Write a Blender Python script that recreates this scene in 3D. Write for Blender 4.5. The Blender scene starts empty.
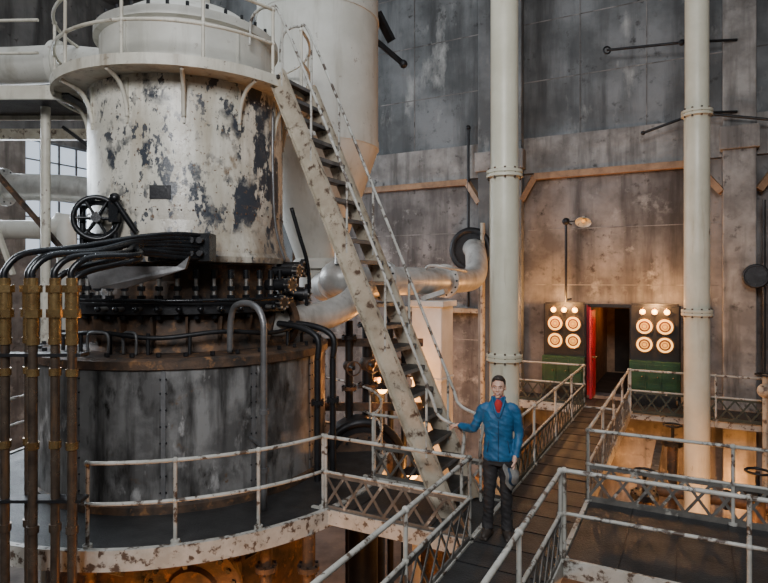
import bpy, bmesh, math, random
from mathutils import Vector, Matrix, noise as mnoise
from mathutils.bvhtree import BVHTree
random.seed(7)
V=Vector
TH=math.radians(27.8); SN=math.sin(TH); CS=math.cos(TH)
def LD(l,d,z):
    # site survey offsets (lateral, forward, height) -> building axes
    return V((-SN*d+CS*l, CS*d+SN*l, z))

# ------------------------------------------------------------------ materials
def mk(name,c1,c2=None,scale=3,detail=6,rough=.6,metal=0,stretch=(1,1,1),chips=(),bump=.15,bscale=20,lo=.35,hi=.65,streak=None,emit=None,grad=None,rvar=.15):
    m=bpy.data.materials.new(name); m.use_nodes=True
    nt=m.node_tree; N=nt.nodes; L=nt.links
    b=N['Principled BSDF']
    if emit:
        b.inputs['Emission Color'].default_value=(*emit[0],1); b.inputs['Emission Strength'].default_value=emit[1]
    b.inputs['Roughness'].default_value=rough; b.inputs['Metallic'].default_value=metal
    c2=c2 or tuple(x*.7 for x in c1)
    geo=N.new('ShaderNodeNewGeometry')
    def noise(sc,st=(1,1,1),det=detail,rg=.6,off=0):
        mp=N.new('ShaderNodeMapping'); mp.inputs['Scale'].default_value=st; mp.inputs['Location'].default_value=(off,off*.7,off*1.3)
        L.new(geo.outputs['Position'],mp.inputs['Vector'])
        n=N.new('ShaderNodeTexNoise'); n.inputs['Scale'].default_value=sc; n.inputs['Detail'].default_value=det; n.inputs['Roughness'].default_value=rg
        L.new(mp.outputs[0],n.inputs['Vector']); return n.outputs['Fac']
    def ramp(fac,a,bb):
        r=N.new('ShaderNodeMapRange'); r.inputs['From Min'].default_value=a; r.inputs['From Max'].default_value=bb
        L.new(fac,r.inputs['Value']); return r.outputs[0]
    def mul(a,bb):
        r=N.new('ShaderNodeMath'); r.operation='MULTIPLY'; L.new(a,r.inputs[0]); L.new(bb,r.inputs[1]); return r.outputs[0]
    def mix(f,a,bcol):
        r=N.new('ShaderNodeMix'); r.data_type='RGBA'
        if isinstance(f,(float,int)): r.inputs[0].default_value=f
        else: L.new(f,r.inputs[0])
        if isinstance(a,tuple): r.inputs[6].default_value=(*a,1)
        else: L.new(a,r.inputs[6])
        if isinstance(bcol,tuple): r.inputs[7].default_value=(*bcol,1)
        else: L.new(bcol,r.inputs[7])
        return r.outputs[2]
    base=noise(scale,stretch)
    col=mix(ramp(base,lo,hi),c1,c2)
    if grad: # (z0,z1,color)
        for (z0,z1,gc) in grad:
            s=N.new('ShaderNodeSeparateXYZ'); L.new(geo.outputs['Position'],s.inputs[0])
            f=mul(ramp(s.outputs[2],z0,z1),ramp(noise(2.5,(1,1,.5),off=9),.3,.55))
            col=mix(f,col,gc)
    if streak:
        sc,scol,a,bb=streak
        col=mix(ramp(noise(sc,(1,1,.12),off=3),a,bb),col,scol)
    for i,ch in enumerate(chips):
        ccol,csc,a,bb,ms,ma,mb,st=ch
        f=ramp(noise(csc,st,8,.62,off=5+i*7),a,bb)
        if ms: f=mul(f,ramp(noise(ms,off=15+i*3),ma,mb))
        col=mix(f,col,ccol)
    L.new(col,b.inputs['Base Color'])
    r=N.new('ShaderNodeMapRange'); r.inputs['To Min'].default_value=max(0.05,rough-rvar); r.inputs['To Max'].default_value=min(1,rough+rvar)
    L.new(base,r.inputs['Value']); L.new(r.outputs[0],b.inputs['Roughness'])
    if bump:
        bp=N.new('ShaderNodeBump'); bp.inputs['Strength'].default_value=bump; bp.inputs['Distance'].default_value=.02
        L.new(noise(bscale),bp.inputs['Height']); L.new(bp.outputs[0],b.inputs['Normal'])
    return m
ONE=(1,1,1)
M={}
M['cream']=mk('cream_paint',(.64,.61,.52),(.48,.45,.37),2,chips=[((.10,.06,.04),9,.59,.67,2,.43,.58,ONE)],streak=(5,(.28,.23,.17),.52,.74),rough=.45)
M['creamcol']=mk('cream_column_paint',(.68,.65,.52),(.56,.53,.41),1.5,chips=[((.16,.10,.06),7,.63,.69,2,.48,.62,(1,1,.4))],streak=(6,(.38,.32,.22),.58,.8),rough=.40)
M['peel']=mk('peeling_cylinder_paint',(.78,.75,.66),(.58,.55,.46),2.2,
   chips=[((.22,.15,.09),6,.55,.67,1.4,.47,.62,(1,1,.6)),((.045,.052,.065),2.9,.49,.515,.8,.45,.51,(1,1,.55)),((.07,.075,.085),9,.55,.575,1.2,.44,.54,(1,1,.6)),((.16,.10,.06),16,.61,.66,0,0,0,ONE)],
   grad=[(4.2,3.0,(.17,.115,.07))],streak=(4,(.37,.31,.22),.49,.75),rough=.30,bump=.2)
M['tank']=mk('tank_cream_paint',(.60,.585,.53),(.48,.465,.41),1.2,streak=(4,(.34,.31,.25),.53,.8),rough=.5,chips=[((.20,.14,.10),8,.61,.7,1.5,.5,.6,ONE)])
M['silver']=mk('aluminium_pipe_paint',(.64,.63,.60),(.42,.41,.385),3,rough=.38,metal=.3,streak=(5,(.20,.175,.15),.55,.8))
M['cladding']=mk('stained_sheet_cladding',(.29,.287,.28),(.115,.112,.11),1.8,lo=.40,hi=.60,rough=.38,metal=.3,
   chips=[((.03,.027,.025),5,.52,.63,1.3,.42,.58,(1,1,.35)),((.15,.09,.05),7,.60,.7,1.5,.5,.6,ONE),((.62,.61,.60),4,.57,.65,1.1,.47,.6,(1,1,.4))],bump=.25,bscale=6,streak=(4,(.03,.028,.027),.47,.68))
M['rustdark']=mk('rusty_cast_iron',(.13,.075,.045),(.03,.026,.023),4,rough=.6,metal=.3,bump=.4,chips=[((.26,.13,.055),7,.56,.68,0,0,0,ONE)])
M['iron']=mk('dark_cast_iron',(.030,.030,.032),(.015,.015,.017),4,rough=.45,metal=.5,bump=.25)
M['black']=mk('black_pipe_enamel',(.016,.018,.021),(.008,.008,.009),5,rough=.28,metal=.3,bump=.1)
M['steel']=mk('grey_steel',(.22,.22,.225),(.11,.11,.11),4,rough=.4,metal=.5)
M['studs']=mk('bright_stud_steel',(.40,.39,.37),(.20,.18,.16),12,rough=.35,metal=.7)
M['oldpipe']=mk('tarnished_copper_pipe',(.20,.15,.11),(.08,.06,.048),5,rough=.30,metal=.75,streak=(8,(.30,.17,.09),.55,.7))
M['brass']=mk('aged_brass',(.50,.34,.15),(.24,.14,.06),8,rough=.26,metal=.85)
M['deck']=mk('dark_deck_plate',(.040,.040,.041),(.020,.020,.020),3,rough=.5,metal=.2,bump=.4,bscale=40)
M['rail']=mk('worn_rail_paint',(.50,.49,.45),(.34,.33,.29),5,chips=[((.08,.055,.04),9,.53,.60,0,0,0,ONE)],rough=.5)
M['lattice']=mk('lattice_paint',(.14,.13,.115),(.06,.054,.047),5,rough=.6,chips=[((.36,.34,.30),6,.59,.66,0,0,0,ONE)])
M['latgreen']=mk('dark_green_lattice_paint',(.045,.055,.038),(.024,.028,.021),5,rough=.6,chips=[((.25,.2,.15),8,.62,.68,0,0,0,ONE)])
M['stringer']=mk('stringer_paint',(.48,.42,.33),(.29,.24,.175),3,chips=[((.09,.055,.035),8,.54,.64,0,0,0,ONE)],rough=.5)
M['tread']=mk('tread_plate',(.035,.031,.030),(.018,.017,.016),6,rough=.5,metal=.3)
M['timber']=mk('wall_timber',(.36,.21,.11),(.19,.11,.06),4,rough=.6)
M['concU']=mk('concrete_upper',(.20,.208,.212),(.095,.10,.102),.6,lo=.40,hi=.60,rough=.85,streak=(1.8,(.055,.057,.058),.46,.68),chips=[((.36,.36,.345),1.6,.56,.68,.6,.45,.58,(1,1,.35)),((.04,.039,.038),5,.57,.68,.9,.45,.6,ONE)],bump=.3,bscale=12)
M['concL']=mk('concrete_lower',(.245,.228,.218),(.115,.105,.10),1.0,lo=.40,hi=.60,rough=.85,streak=(2.0,(.06,.053,.05),.46,.68),chips=[((.40,.385,.36),2.4,.55,.68,.8,.45,.6,ONE),((.045,.038,.034),5,.55,.67,1.1,.43,.58,ONE)],bump=.35,bscale=10)
M['concP']=mk('concrete_pale',(.34,.325,.305),(.18,.168,.158),1.6,lo=.36,hi=.6,rough=.85,streak=(3,(.09,.082,.077),.47,.69),chips=[((.055,.05,.046),5,.55,.67,1.1,.44,.6,ONE)],bump=.3,bscale=12)
M['floor']=mk('concrete_floor',(.13,.105,.09),(.06,.05,.045),1.5,rough=.8)
M['green']=mk('green_cabinet_paint',(.018,.075,.026),(.011,.04,.017),5,rough=.45)
M['cab']=mk('black_panel_board',(.022,.019,.017),(.011,.01,.009),5,rough=.4)
M['red']=mk('red_door_paint',(.46,.012,.03),(.30,.010,.016),3,rough=.45)
M['dark']=mk('dark_interior',(.03,.022,.016),(.015,.012,.009),3,rough=.8)
M['bulb']=mk('warm_bulb',(1,.6,.3),rough=.3,bump=0,emit=((1,.43,.09),16))
M['dial']=mk('lit_dial_glass',(.35,.14,.03),rough=.25,bump=0,emit=((1,.40,.07),1.6))
M['dialr']=mk('lit_dial_rim',(.6,.3,.08),rough=.3,bump=0,emit=((1,.46,.11),3.2))
M['dialc']=mk('dial_centre',(.07,.03,.01),rough=.4,bump=0,emit=((1,.26,.03),.16))
M['white']=mk('white_painted_pier',(.78,.77,.74),(.62,.60,.56),2,rough=.6)
M['glass']=mk('daylit_window_glass',(.5,.55,.6),rough=.4,bump=0,emit=((.72,.84,1),.9))
M['skin']=mk('skin',(.64,.40,.30),(.57,.34,.25),20,rough=.5,bump=.05)
M['jacket']=mk('blue_jacket_fabric',(.012,.110,.245),(.007,.075,.175),8,rough=.6,bump=.3,bscale=30)
M['jacketd']=mk('dark_jacket_trim',(.005,.03,.07),rough=.6)
M['redf']=mk('red_fleece',(.50,.03,.035),(.38,.02,.02),12,rough=.8)
M['pants']=mk('charcoal_trousers',(.024,.021,.022),(.015,.014,.014),9,rough=.8,bump=.4,bscale=20)
M['shoe']=mk('dark_boots',(.04,.03,.024),rough=.6)
M['hair']=mk('dark_brown_hair',(.03,.018,.012),(.015,.009,.007),40,rough=.5,bump=.6,bscale=60)
M['eyew']=mk('eye_white',(.7,.68,.65),rough=.3,bump=0); M['eyei']=mk('iris',(.03,.02,.015),rough=.2,bump=0)
M['lip']=mk('lips',(.42,.17,.14),rough=.4,bump=0); M['teeth']=mk('teeth',(.75,.72,.66),rough=.3,bump=0)
M['hat']=mk('grey_hat_cloth',(.22,.205,.185),(.14,.13,.12),10,rough=.9)

# ------------------------------------------------------------------ builder
def smoothpts(pts,n=6,closed=False):
    P=[V(p) for p in pts]; out=[]
    if len(P)<3: return P
    for i in range(len(P)-1):
        p0=P[max(i-1,0)];p1=P[i];p2=P[i+1];p3=P[min(i+2,len(P)-1)]
        for k in range(n):
            t=k/n
            out.append(.5*((2*p1)+(-p0+p2)*t+(2*p0-5*p1+4*p2-p3)*t*t+(-p0+3*p1-3*p2+p3)*t**3))
    out.append(P[-1]); return out
class B:
    def __init__(s,name): s.name=name; s.bm=bmesh.new(); s.mats=[]
    def mi(s,m):
        m=M[m]
        if m not in s.mats: s.mats.append(m)
        return s.mats.index(m)
    def add(s,vs,fs,mat,smooth=False):
        i=s.mi(mat); bv=[s.bm.verts.new(v) for v in vs]
        for f in fs:
            try:
                F=s.bm.faces.new([bv[k] for k in f]); F.material_index=i; F.smooth=smooth
            except ValueError: pass
    def box(s,c,size,mat,R=None):
        c=V(c); h=[x/2 for x in size]
        vs=[V((a*h[0],b*h[1],d*h[2])) for a in(-1,1) for b in(-1,1) for d in(-1,1)]
        if R is not None: vs=[R@v for v in vs]
        s.add([c+v for v in vs],[(0,1,3,2),(4,6,7,5),(0,4,5,1),(2,3,7,6),(0,2,6,4),(1,5,7,3)],mat)
    def beam(s,p0,p1,w,h,mat,up=V((0,0,1))):
        p0=V(p0);p1=V(p1); d=(p1-p0); L=d.length; d.normalize()
        x=d.cross(up)
        if x.length<1e-3: x=d.cross(V((0,1,0)))
        x.normalize(); z=x.cross(d)
        s.box((p0+p1)/2,(w,L,h),mat,Matrix((x,d,z)).transposed())
    def ring(s,c,ax,r,n,x=None,ry=None):
        ax=ax.normalized()
        if x is None:
            x=ax.cross(V((0,0,1)))
            if x.length<1e-3: x=V((1,0,0))
        x=(x-ax*x.dot(ax)).normalized(); y=ax.cross(x)
        ry=ry or r
        return [c+x*(r*math.cos(2*math.pi*k/n))+y*(ry*math.sin(2*math.pi*k/n)) for k in range(n)],x
    def cyl(s,p0,p1,r,mat,r1=None,seg=16,smooth=True):
        p0=V(p0);p1=V(p1); r1=r if r1 is None else r1; a=p1-p0
        A,x=s.ring(p0,a,r,seg); C,_=s.ring(p1,a,r1,seg,x)
        s.add(A+C,[(k,(k+1)%seg,seg+(k+1)%seg,seg+k) for k in range(seg)],mat,smooth)
        s.add(A,[tuple(range(seg))[::-1]],mat); s.add(C,[tuple(range(seg))],mat)
    def tube(s,pts,r,mat,seg=10,radii=None,smooth=6,flat=None):
        if smooth and len(pts)>2:
            if radii:
                q=smoothpts([(a,0,0) for a in radii],smooth); radii=[v.x for v in q]
            pts=smoothpts(pts,smooth)
        pts=[V(p) for p in pts]; n=len(pts); x=None; rings=[]
        for i,p in enumerate(pts):
            t=(pts[min(i+1,n-1)]-pts[max(i-1,0)])
            rr=radii[i] if radii else r
            R,x=s.ring(p,t,rr,seg,x,ry=(rr*flat if flat else None)); rings+=R
        fs=[(i*seg+k,i*seg+(k+1)%seg,(i+1)*seg+(k+1)%seg,(i+1)*seg+k) for i in range(n-1) for k in range(seg)]
        fs+= [tuple(range(seg))[::-1],tuple((n-1)*seg+k for k in range(seg))]
        s.add(rings,fs,mat,True)
    def lathe(s,c,prof,mat,seg=72,a0=0,a1=2*math.pi,R=None,smoothprof=False):
        c=V(c); full=abs(a1-a0-2*math.pi)<1e-6; n=seg if full else seg+1
        def pt(r,z,k):
            a=a0+(a1-a0)*k/seg; v=V((r*math.cos(a),r*math.sin(a),z)); return c+(R@v if R is not None else v)
        if smoothprof:
            vs=[pt(r,z,k) for (r,z) in prof for k in range(n)]
            s.add(vs,[(i*n+k,i*n+(k+1)%n,(i+1)*n+(k+1)%n,(i+1)*n+k) for i in range(len(prof)-1) for k in range(seg)],mat,True); return
        for (r0,z0),(r1,z1) in zip(prof,prof[1:]):
            vs=[pt(r0,z0,k) for k in range(n)]+[pt(r1,z1,k) for k in range(n)]
            s.add(vs,[(k,(k+1)%n,n+(k+1)%n,n+k) for k in range(seg)],mat,True)
    def sph(s,c,r,mat,sc=(1,1,1),seg=12,R=None):
        c=V(c); vs=[];fs=[]; h=seg//2+2
        for i in range(h+1):
            ph=math.pi*i/h
            for k in range(seg):
                a=2*math.pi*k/seg
                v=V((r*sc[0]*math.sin(ph)*math.cos(a),r*sc[1]*math.sin(ph)*math.sin(a),r*sc[2]*math.cos(ph)))
                vs.append(c+(R@v if R is not None else v))
        fs=[(i*seg+k,(i+1)*seg+k,(i+1)*seg+(k+1)%seg,i*seg+(k+1)%seg) for i in range(h) for k in range(seg)]
        b2=bmesh.new(); bv=[b2.verts.new(v) for v in vs]
        for f in fs: b2.faces.new([bv[k] for k in f])
        bmesh.ops.remove_doubles(b2,verts=b2.verts,dist=1e-5)
        b2.verts.index_update()
        s.add([v.co.copy() for v in b2.verts],[tuple(v.index for v in f.verts) for f in b2.faces],mat,True); b2.free()
    def torus(s,c,ax,R_,r,mat,seg=32,ts=8):
        c=V(c); pts,x=s.ring(c,V(ax),R_,seg); a=V(ax).normalized(); vs=[]
        for p in pts:
            o=(p-c).normalized()
            for j in range(ts):
                t=2*math.pi*j/ts; vs.append(p+o*(r*math.cos(t))+a*(r*math.sin(t)))
        s.add(vs,[(i*ts+j,((i+1)%seg)*ts+j,((i+1)%seg)*ts+(j+1)%ts,i*ts+(j+1)%ts) for i in range(seg) for j in range(ts)],mat,True)
    def flange(s,c,ax,R_,t,mat,n=10,bolt=.018,bm_='iron'):
        c=V(c); a=V(ax).normalized(); s.cyl(c-a*t/2,c+a*t/2,R_,mat,seg=28)
        pts,_=s.ring(c,a,R_*.86,n)
        for p in pts: s.cyl(p-a*(t/2+.02),p+a*(t/2+.02),bolt,bm_,seg=6,smooth=False)
    def done(s,parent=None,bevel=0):
        me=bpy.data.meshes.new(s.name+'_mesh')
        bmesh.ops.recalc_face_normals(s.bm,faces=s.bm.faces)
        cs=[v.co for v in s.bm.verts]
        o=V(((min(c.x for c in cs)+max(c.x for c in cs))/2,(min(c.y for c in cs)+max(c.y for c in cs))/2,min(c.z for c in cs)))
        for v in s.bm.verts: v.co-=o
        s.bm.to_mesh(me); s.bm.free()
        for m in s.mats: me.materials.append(m)
        ob=bpy.data.objects.new(s.name,me); bpy.context.scene.collection.objects.link(ob)
        if parent: ob.parent=parent; ob.location=o-parent.location
        else: ob.location=o
        if bevel:
            md=ob.modifiers.new('bevel','BEVEL'); md.width=bevel; md.segments=2; md.limit_method='ANGLE'
        return ob
def empty(name,loc):
    e=bpy.data.objects.new(name,None); e.location=loc; bpy.context.scene.collection.objects.link(e); return e

# ------------------------------------------------------------------ room
FZ=-3.6; CZ=12.5; XL=-18; XR=7; YN=-5; YF=15
b=B('floor'); b.box(((XL+XR)/2,(YN+YF)/2,FZ-.1),(XR-XL,YF-YN,.2),'floor'); b.done()
b=B('ceiling'); b.box(((XL+XR)/2,(YN+YF)/2,CZ+.1),(XR-XL,YF-YN,.2),'concU'); b.done()
DX0,DX1,DZ=-2.15,-1.2,2.15
b=B('wall_back')
def wseg(x0,x1,z0,z1,mat,y=YF,t=.4): b.box(((x0+x1)/2,y+t/2,(z0+z1)/2),(x1-x0,t,z1-z0),mat)
wseg(XL,DX0,FZ,5.55,'concL'); wseg(DX1,XR,FZ,5.55,'concL'); wseg(DX0,DX1,DZ,5.55,'concL'); wseg(DX0,DX1,FZ,0,'concL')
wseg(XL,XR,5.55,6.45,'concP',YF-.12,.52); wseg(XL,XR,6.45,CZ,'concU',YF-.06,.46)
for z in (7.9,9.4,10.9): b.box(((XL+XR)/2,YF-.063,z),(XR-XL,.01,.025),'concL')
for x in (-9.6,-6.9,-2.4,-.9): b.box((x,YF-.063,9.4),(.02,.01,5.9),'concL')
for z in (1.2,2.7,4.1):
    for x0,x1 in ((XL,-5),(-3.7,.6),(1.3,XR)):
        if z>2.2 or x1<-3: b.box(((x0+x1)/2,YF-.003,z),(x1-x0,.01,.02),'concP')
b.done()
b=B('wall_corridor')
b.box((-1.67,17.2,DZ+.05),(1.3,3.6,.1),'dark'); b.box((-1.67,17.2,-.05),(1.3,3.6,.1),'dark')
b.box((-2.3,17.2,1.05),(.1,3.6,2.2),'timber'); b.box((-1.05,17.2,1.05),(.1,3.6,2.2),'timber'); b.box((-1.67,19.0,1.05),(1.3,.1,2.2),'timber')
b.box((-1.67,18.92,1.0),(.7,.06,1.9),'dark'); b.box((-1.2,17.0,.55),(.2,.9,1.1),'green')
b.done()
b=B('door_1')
b.box((-2.07,14.66,1.06),(.05,.64,2.08),'red'); b.box((-2.035,14.66,1.55),(.02,.44,.7),'red'); b.box((-2.035,14.66,.55),(.02,.44,.7),'red')
b.cyl((-2.04,14.42,1.0),(-1.97,14.42,1.0),.02,'brass'); b.sph((-1.96,14.42,1.0),.03,'brass'); b.done(bevel=.005)
b=B('trim_door'); b.box((-2.2,14.97,1.1),(.1,.1,2.2),'red'); b.box((-1.17,14.97,1.1),(.08,.1,2.2),'cab'); b.box((-1.67,14.97,2.2),(1.1,.1,.08),'cab'); b.done()
b=B('wall_left')
wz0,wz1=3.6,7.2
ys=[(4.2,6.6),(7.4,9.8),(10.6,13.6)]
b.box((XL-.2,(YN+YF)/2,(FZ+wz0)/2),(.4,YF-YN,wz0-FZ),'concL'); b.box((XL-.2,(YN+YF)/2,(CZ+wz1)/2),(.4,YF-YN,CZ-wz1),'concU')
e=[YN]+[v for t in ys for v in t]+[YF]
for i in range(0,len(e),2): b.box((XL-.2,(e[i]+e[i+1])/2,(wz0+wz1)/2),(.4,e[i+1]-e[i],wz1-wz0),'concP')
b.done()
for i,(a,c) in enumerate(ys):
    b=B('window_%d'%(i+1)); b.box((XL-.25,(a+c)/2,(wz0+wz1)/2),(.02,c-a,wz1-wz0),'glass')
    for k in range(6): y=a+(c-a)*k/5; b.box((XL-.22,y,(wz0+wz1)/2),(.06,.05,wz1-wz0),'steel')
    for k in range(7): z=wz0+(wz1-wz0)*k/6; b.box((XL-.22,(a+c)/2,z),(.06,c-a,.04),'steel')
    b.done()
b=B('wall_right'); b.box((XR+.2,(YN+YF)/2,(FZ+CZ)/2),(.4,YF-YN,CZ-FZ),'concU'); b.done()
b=B('wall_front'); b.box(((XL+XR)/2,YN-.2,(FZ+CZ)/2),(XR-XL,.4,CZ-FZ),'concU'); b.done()
for (x,w) in ((-4.35,1.15),(.95,.62),(-11.5,1.15)):
    b=B('concrete_pilaster'); b.box((x,14.75,(FZ+CZ)/2),(w,.24,CZ-FZ-.02),'concP' if w<1 else 'concU'); b.box((x,14.7,5.9),(w+.12,.34,.5),'concP'); b.done(bevel=.02)
b=B('trim_timber_rail')
z=5.45
b.beam((-3.5,14.86,z),(.1,14.86,z),.16,.16,'timber'); b.beam((-3.5,14.86,z),(-3.8,14.7,4.85),.14,.14,'timber'); b.beam((.1,14.86,z),(.62,14.7,4.75),.14,.14,'timber')
b.beam((-10.8,14.86,z),(-5.3,14.86,z),.16,.16,'timber'); b.beam((-5.3,14.86,z),(-4.9,14.7,4.85),.14,.14,'timber'); b.beam((1.8,14.86,z),(6.8,14.86,z),.16,.16,'timber'); b.beam((1.8,14.86,z),(1.3,14.7,4.75),.14,.14,'timber')
b.done()
b=B('trim_wall_ledge'); b.beam((-7.5,14.85,2.0),(-4.95,14.85,2.0),.3,.12,'stringer'); b.done()

# ------------------------------------------------------------------ walkways
def deckobj(name,x0,x1,y0,y1,z=0,edges='lrfb'):
    b=B(name); b.box(((x0+x1)/2,(y0+y1)/2,z-.03),(x1-x0,y1-y0,.05),'deck')
    n=int((y1-y0)/.5)
    if (x1-x0)<(y1-y0):
        for k in range(1,n): b.box(((x0+x1)/2,y0+(y1-y0)*k/n,z-.002),(x1-x0-.04,.012,.012),'iron')
    else:
        n=int((x1-x0)/.5)
        for k in range(1,n): b.box((x0+(x1-x0)*k/n,(y0+y1)/2,z-.002),(.012,y1-y0-.04,.012),'iron')
    for c,ch in (((x0,(y0+y1)/2),'l'),((x1,(y0+y1)/2),'r')):
        if ch in edges: b.box((c[0],c[1],z-.07),(.05,y1-y0,.18),'rail')
    for c,ch in ((((x0+x1)/2,y0),'f'),(((x0+x1)/2,y1),'b')):
        if ch in edges: b.box((c[0],c[1],z-.07),(x1-x0,.05,.18),'rail')
    return b
b=deckobj('walkway_deck',-2.1,-1.15,-3,13.5)
for y in (1,4,9.5,12): b.beam((-2.1,y,-.18),(-1.15,y,-.18),.1,.16,'lattice')
for x in (-2.0,-1.25):
    for y in (1.5,9.5): b.cyl((x,y,FZ),(x,y,-.1),.06,'rail')
b.done()
b=deckobj('crosswalk_deck',-4.15,-2.12,5.96,7.25,edges='fb'); b.done()
b=deckobj('side_walkway_deck',-1.12,6.9,6.0,7.8,edges='fb')
for x in (1.5,4.5): b.cyl((x,6.9,FZ),(x,6.9,-.1),.07,'rail')
b.done()
b=deckobj('landing_deck',-4.0,6.9,13.52,14.6,edges='f'); b.done()

def railing(name,pts,z=0,h=.9,mids=(.47,),lat='lattice',sp=1.5,lathi=.44,r=.022,matl='rail'):
    b=B(name); P=[V((p[0],p[1],z)) for p in pts]
    up=V((0,0,1))
    for a,c in zip(P,P[1:]):
        L=(c-a).length; n=max(1,round(L/sp))
        b.cyl(a+up*h,c+up*h,r,matl,seg=10)
        for m_ in mids: b.cyl(a+up*m_,c+up*m_,r*.85,matl,seg=8)
        for k in range(n+1):
            p=a+(c-a)*k/n
            b.cyl(p-up*.12,p+up*h,r*.95,matl,seg=8); b.sph(p+up*h,r*1.6,matl,seg=8)
            for m_ in mids: b.sph(p+up*m_,r*1.5,matl,seg=8)
            b.cyl(p,p+up*.03,r*2.2,matl,seg=8)
        if lat:
            t=(c-a).normalized()
            b.beam(a+up*.03,c+up*.03,.02,.07,lat); b.beam(a+up*lathi,c+up*lathi,.02,.055,lat)
            q=max(1,round(L/.27)); nrm=t.cross(up)*.009
            for k in range(q):
                p=a+t*(L*k/q); s=a+t*(L*(k+1)/q)
                b.beam(p+up*.05+nrm,s+up*(lathi-.01)+nrm,.033,.009,lat,up=nrm.normalized())
                b.beam(p+up*(lathi-.01)-nrm,s+up*.05-nrm,.033,.009,lat,up=nrm.normalized())
    return b.done()
railing('catwalk_railing',[(-2.1,-2),(-2.1,5.96),(-3.95,5.96)])
railing('catwalk_railing',[(-1.15,-2),(-1.15,5.98)])
railing('catwalk_railing',[(-1.12,6.02),(6.8,6.02)],lat=None)
railing('catwalk_railing',[(6.8,7.78),(-1.15,7.78),(-1.15,13.4)])
railing('catwalk_railing',[(-1.12,13.4),(6.8,13.4)],lat='latgreen')
railing('catwalk_railing',[(-4.0,7.25),(-2.1,7.25)])
railing('catwalk_railing',[(-2.1,7.3),(-2.1,13.65),(-3.9,13.65)],lat='latgreen')

# ------------------------------------------------------------------ engine
C=V((-6.92,6.61,0))
eng=empty('steam_engine',(C.x,C.y,FZ))
def az(deg,r,z): a=math.radians(deg); return V((C.x+r*math.cos(a),C.y+r*math.sin(a),z))
CAMAZ=math.degrees(math.atan2(-C.y,-C.x))  # direction towards open hall
b=B('lower_cylinder')
b.lathe(C,[(1.95,FZ),(1.95,-.15)],'rustdark')
b.lathe(C,[(2.1,-.15),(2.1,1.78)],'cladding',seg=96)
b.lathe(C,[(2.1,1.72),(2.15,1.74),(2.15,1.84),(2.1,1.87),(1.4,1.88)],'rustdark',seg=96)
b.lathe(C,[(2.1,-.02),(2.14,0),(2.14,.09),(2.1,.11)],'rustdark',seg=96)
for k in range(12):
    a=k*30+8; R=Matrix.Rotation(math.radians(a),3,'Z'); b.box(az(a,2.105,.92),(.014,.055,1.62),'steel',R)
    for z in (.25,.45,.65,.85,1.05,1.25,1.45,1.62): b.sph(az(a-.9,2.112,z),.013,'iron',seg=6); b.sph(az(a+.9,2.112,z),.013,'iron',seg=6)
for k in range(40): p=az(k*9,2.02,1.88); b.cyl(p,p+V((0,0,.05)),.03,'iron',seg=6,smooth=False)
b.done(eng)
b=B('mid_casting')
b.lathe(C,[(1.62,1.88),(1.56,1.98),(1.50,2.34),(1.6,2.38)],'rustdark')
b.lathe(C,[(1.6,2.36),(1.72,2.38),(1.72,2.52),(1.3,2.54)],'iron')
b.lathe(C,[(1.3,2.52),(1.22,2.8),(1.32,3.08)],'rustdark')
for k in range(44):
    a=k*360/44; p=az(a,1.6,2.54); b.cyl(p,p+V((0,0,.36)),.026,'studs',seg=8); b.cyl(p,p+V((0,0,.08)),.055,'black',seg=6,smooth=False); b.cyl(p+V((0,0,.14)),p+V((0,0,.2)),.048,'black',seg=6,smooth=False); b.cyl(p+V((0,0,.3)),p+V((0,0,.42)),.042,'black',seg=8)
    q=az(a,1.63,2.36); b.cyl(q-V((0,0,.05)),q,.04,'black',seg=6,smooth=False)
for k in range(24): a=k*15; b.beam(az(a,1.5,1.95),az(a,1.6,2.36),.03,.16,'rustdark',up=az(a,1,0)-C)
b.done(eng)
b=B('upper_cylinder')
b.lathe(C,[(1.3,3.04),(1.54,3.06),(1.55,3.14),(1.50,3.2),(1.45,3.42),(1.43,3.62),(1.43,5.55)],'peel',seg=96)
for k in range(36):
    p=az(k*10,1.53,3.12); b.sph(p,.02,'iron',seg=6)
for k in range(60): p=az(k*6,1.432,3.75); b.sph(p,.014,'rustdark',seg=6); p=az(k*6,1.432,5.35); b.sph(p,.014,'tank',seg=6)
b.lathe(C,[(1.28,5.55),(1.28,6.42)],'tank',seg=96); b.lathe(C,[(1.28,6.36),(1.36,6.38),(1.36,6.5),(1.25,6.55),(.9,6.8),(.35,6.95),(.3,7.0),(.3,9),(0,9)],'tank',seg=96)
for k in range(32): p=az(k*11.25,1.31,6.5); b.cyl(p,p+V((0,0,.08)),.025,'iron',seg=6,smooth=False)
for a in (CAMAZ-40,CAMAZ+30): b.beam(az(a,1.285,5.6),az(a,1.285,6.36),.02,.05,'tank',up=az(a,1,0)-C)
p=az(CAMAZ-15,1.435,3.98); b.box(p,(.02,.27,.18),'iron',Matrix.Rotation(math.radians(CAMAZ-15),3,'Z'))
b.done(eng)
b=B('upper_platform')
b.lathe(C,[(1.28,5.6),(1.28,5.55),(1.85,5.55),(1.85,5.5),(1.9,5.5),(1.9,5.64),(1.85,5.64),(1.28,5.62)],'cream',seg=80)
UR=1.86
n=22
angs=[-8-(360-22)*k/n for k in range(n+1)]
for h in (.45,.92): b.tube([az(a,UR,5.62+h) for a in angs],.024,'cream',seg=8,smooth=4)
for a in angs[::2]:
    b.cyl(az(a,UR,5.5),az(a,UR,6.54),.022,'cream',seg=8); b.sph(az(a,UR,6.54),.036,'cream',seg=8); b.sph(az(a,UR,6.07),.034,'cream',seg=8)
for k in range(12):
    a=CAMAZ-3+k*30
    b.tube([az(a,1.44,4.98),az(a,1.48,5.2),az(a,1.6,5.4),az(a,1.84,5.5)],.03,'cream',seg=6)
    b.beam(az(a,1.43,4.9),az(a,1.43,5.5),.03,.06,'cream',up=az(a,1,0)-C)
b.done(eng)
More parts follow.
